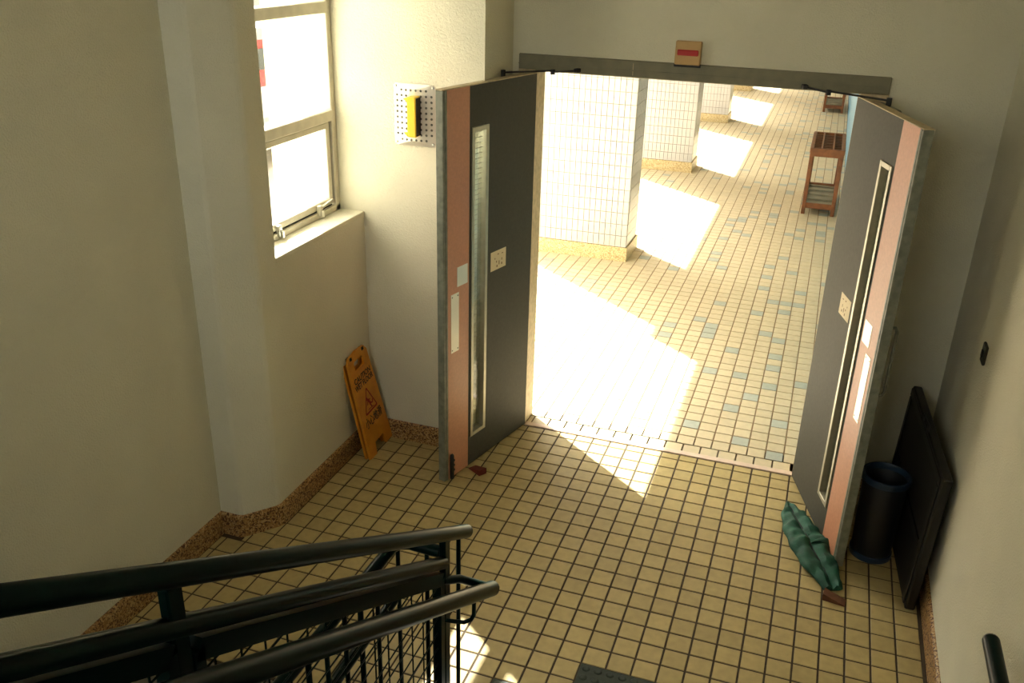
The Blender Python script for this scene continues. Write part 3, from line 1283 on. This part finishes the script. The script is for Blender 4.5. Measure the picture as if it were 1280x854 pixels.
def bundle():
    mb = MB()
    ns, nr = 44, 28
    rg = random.Random(3)
    ph = [rg.uniform(0, 6.28) for _ in range(12)]
    vs, fs = [], []
    for i in range(ns + 1):
        t = i / ns
        hw = 0
        for (ta, wa), (tb_, wb_) in zip(WPROF, WPROF[1:]):
            if ta <= t <= tb_:
                f_ = (t - ta) / (tb_ - ta)
                hw = wa + (wb_ - wa) * f_
        hw *= 1.02
        th = .066 * math.sin(PI * min(.96, .04 + t * .93)) ** .7 + .012
        bend = -.022 * math.sin(PI * t)
        c = A0 + ax * AL_ * t + nx_ * bend
        for k in range(nr):
            a = 2 * PI * k / nr
            ca, sa = math.cos(a), math.sin(a)
            w = hw * math.copysign(abs(ca) ** .8, ca)
            z = th * (.5 + .5 * sa)
            if sa > 0:
                z -= .020 * math.exp(-(ca / .16) ** 2) * (1 if t > .05 else 0)          # crease along the middle
                z += .006 * math.sin(9 * t * 6.28 + 3 * ca + ph[0]) * (.4 + .6 * abs(ca)) + .004 * math.sin(21 * t + 7 * ca + ph[1])
                z += .010 * math.exp(-((t - .56) / .03) ** 2)
            w += .004 * math.sin(31 * t + ph[2] + a)
            p = c + nx_ * w
            vs.append((p.x - .72, p.y - .36, max(.001, z)))
    for i in range(ns):
        for k in range(nr):
            j = (k + 1) % nr
            fs.append((i * nr + k, i * nr + j, (i + 1) * nr + j, (i + 1) * nr + k))
    fs.append(tuple(range(nr)))
    fs.append(tuple(range(ns * nr, (ns + 1) * nr))[::-1])
    mb.add(vs, fs)
    return mb


bundle().build('cloth', 'canvas_green', gb, True)
sm = MB()
pl = []
for t in [x / 20 for x in range(1, 19)]:
    c = A0 + ax * AL_ * t + nx_ * (-.022 * math.sin(PI * t) + .003 * math.sin(17 * t))
    th = .066 * math.sin(PI * min(.96, .04 + t * .93)) ** .7 + .012
    pl.append((c.x - .72, c.y - .36, th - .019 + .010 * math.exp(-((t - .56) / .03) ** 2)))
sm.tube(pl, .0045, 6)
sm.build('seam', 'seam_dark', gb, True)
fl = MB()
c = A0 + ax * AL_ * .56 - nx_ * .012
vv, ff = [], []
for i in range(7):
    for k in range(6):
        u, w = i / 6 - .5, k / 5 - .5
        p = c + ax * (.075 * u + .03 * w) + nx_ * (.04 + .085 * w)
        vv.append((p.x - .72, p.y - .36, .073 + .012 * math.sin(5 * u + 4 * w) - .05 * w * w + .010 * (.5 - abs(u))))
for i in range(6):
    for k in range(5):
        ff.append((i * 6 + k, i * 6 + k + 1, (i + 1) * 6 + k + 1, (i + 1) * 6 + k))
fl.add(vv, ff)
flo = fl.build('flap', 'canvas_green', gb, True)
mdf = flo.modifiers.new('thick', 'SOLIDIFY')
mdf.thickness = .005

# ------------------------------------------------------------------ bin and board behind the right leaf
bn = empty('waste_bin', (1.045, .405, 0))
tag(bn, 'black round waste bin with blue rim behind the open door leaf', 'bin')
b = MB()
b.lathe([(.0001, .001), (.088, .001), (.093, .02), (.103, .44), (.101, .445), (.098, .44), (.087, .03), (.0001, .028)], 32)
b.build('body', 'bin_black', bn, True)
b = MB()
b.lathe([(.101, .425), (.113, .428), (.116, .442), (.112, .458), (.102, .460), (.097, .450), (.097, .430)], 32)
b.build('rim', 'bin_blue', bn, True)
b = MB()
b.lathe([(.0895, .003), (.099, .004), (.100, .03), (.094, .034)], 32)
b.build('base_band', 'bin_blue', bn, True)

bd = empty('folded_board', (1.215, .005, 0))
tag(bd, 'black folded board standing against the plaster wall behind the bin', 'board')
b = MB()
q = [Vector((-.02, 0, 0)), Vector((-.09, .93, 0))]
LB = (q[1] - q[0]).length
th_a = math.atan2(q[1].x - q[0].x, q[1].y - q[0].y)
b.cbox(-.022, .022, 0, LB, .004, .70, .006)
bo = b.build('panel', 'board_black', bd)
bo.rotation_euler = (0, math.radians(2), -th_a)
bo.location = (-.005, 0, .002)
b = MB()
b.cbox(-.03, -.023, .02, LB - .02, .655, .695, .003)
b.cbox(-.03, -.023, .02, .06, .02, .65, .003)
b.cbox(-.03, -.023, LB - .06, LB - .02, .02, .65, .003)
b.cbox(-.03, -.023, .07, LB - .07, .30, .34, .003)
f2 = b.build('frame', 'black_metal', bd)
f2.rotation_euler = bo.rotation_euler
f2.location = bo.location
b = MB()
b.tube([(-.028, .42, .70), (-.028, .42, .735), (-.028, .54, .735), (-.028, .54, .70)], .007, 8)
h3 = b.build('carry_handle', 'black_metal', bd, True)
h3.rotation_euler = bo.rotation_euler
h3.location = bo.location


# ------------------------------------------------------------------ umbrella racks
def rack(loc, label):
    r = empty('umbrella_rack', loc)
    tag(r, label, 'rack', 'umbrella racks in the corridor')
    W, D, Hh, s = .355, 1.06, .735, .042
    for x in (0, W - s):
        for y in (0, D - s):
            MB().cbox(x, x + s, y, y + s, 0, Hh - .03, .004).build('leg', 'wood_rack', r)
    f = MB()
    f.cbox(0, W, -.004, s - .006, Hh - .085, Hh, .004)
    f.cbox(0, W, D - s + .006, D + .004, Hh - .085, Hh, .004)
    f.cbox(-.004, s - .008, s - .006, D - s + .006, Hh - .06, Hh, .004)
    f.cbox(W - s + .008, W + .004, s - .006, D - s + .006, Hh - .06, Hh, .004)
    f.build('top_frame', 'wood_rack', r)
    for x in (W / 3, 2 * W / 3):
        MB().cbox(x - .009, x + .009, s - .006, D - s + .006, Hh - .04, Hh + .002, .003).build('divider', 'wood_rack', r)
    for k in range(9):
        y = s + (D - 2 * s) * (k + 1) / 10
        MB().cbox(s - .01, W - s + .01, y - .014, y + .014, Hh - .05, Hh - .012, .003).build('slat', 'wood_slat', r)
    l = MB()
    l.cbox(s, W - s, .004, .03, .07, .13, .003)
    l.cbox(s, W - s, D - .03, D - .004, .07, .13, .003)
    l.cbox(.004, .03, s, D - s, .07, .13, .003)
    l.cbox(W - .03, W - .004, s, D - s, .07, .13, .003)
    l.build('stretcher', 'wood_rack', r)
    t = MB()
    t.box(.02, W - .02, .02, D - .02, .085, .092)
    for (x0, x1, y0, y1) in ((.02, .026, .02, D - .02), (W - .026, W - .02, .02, D - .02), (.02, W - .02, .02, .026), (.02, W - .02, D - .026, D - .02)):
        t.box(x0, x1, y0, y1, .09, .125)
    t.build('drip_tray', 'tray_metal', r)
    for k in range(5):
        y = .08 + (D - .16) * k / 4
        MB().cbox(.026, W - .026, y - .012, y + .012, .10, .115, .002).build('tray_slat', 'tray_metal', r)
    return r


rack((.385, 6.755, 0), 'wooden umbrella rack with slatted top, first one past the double door')
rack((.39, 14.03, 0), 'wooden umbrella rack along the corridor, second one past the double door')
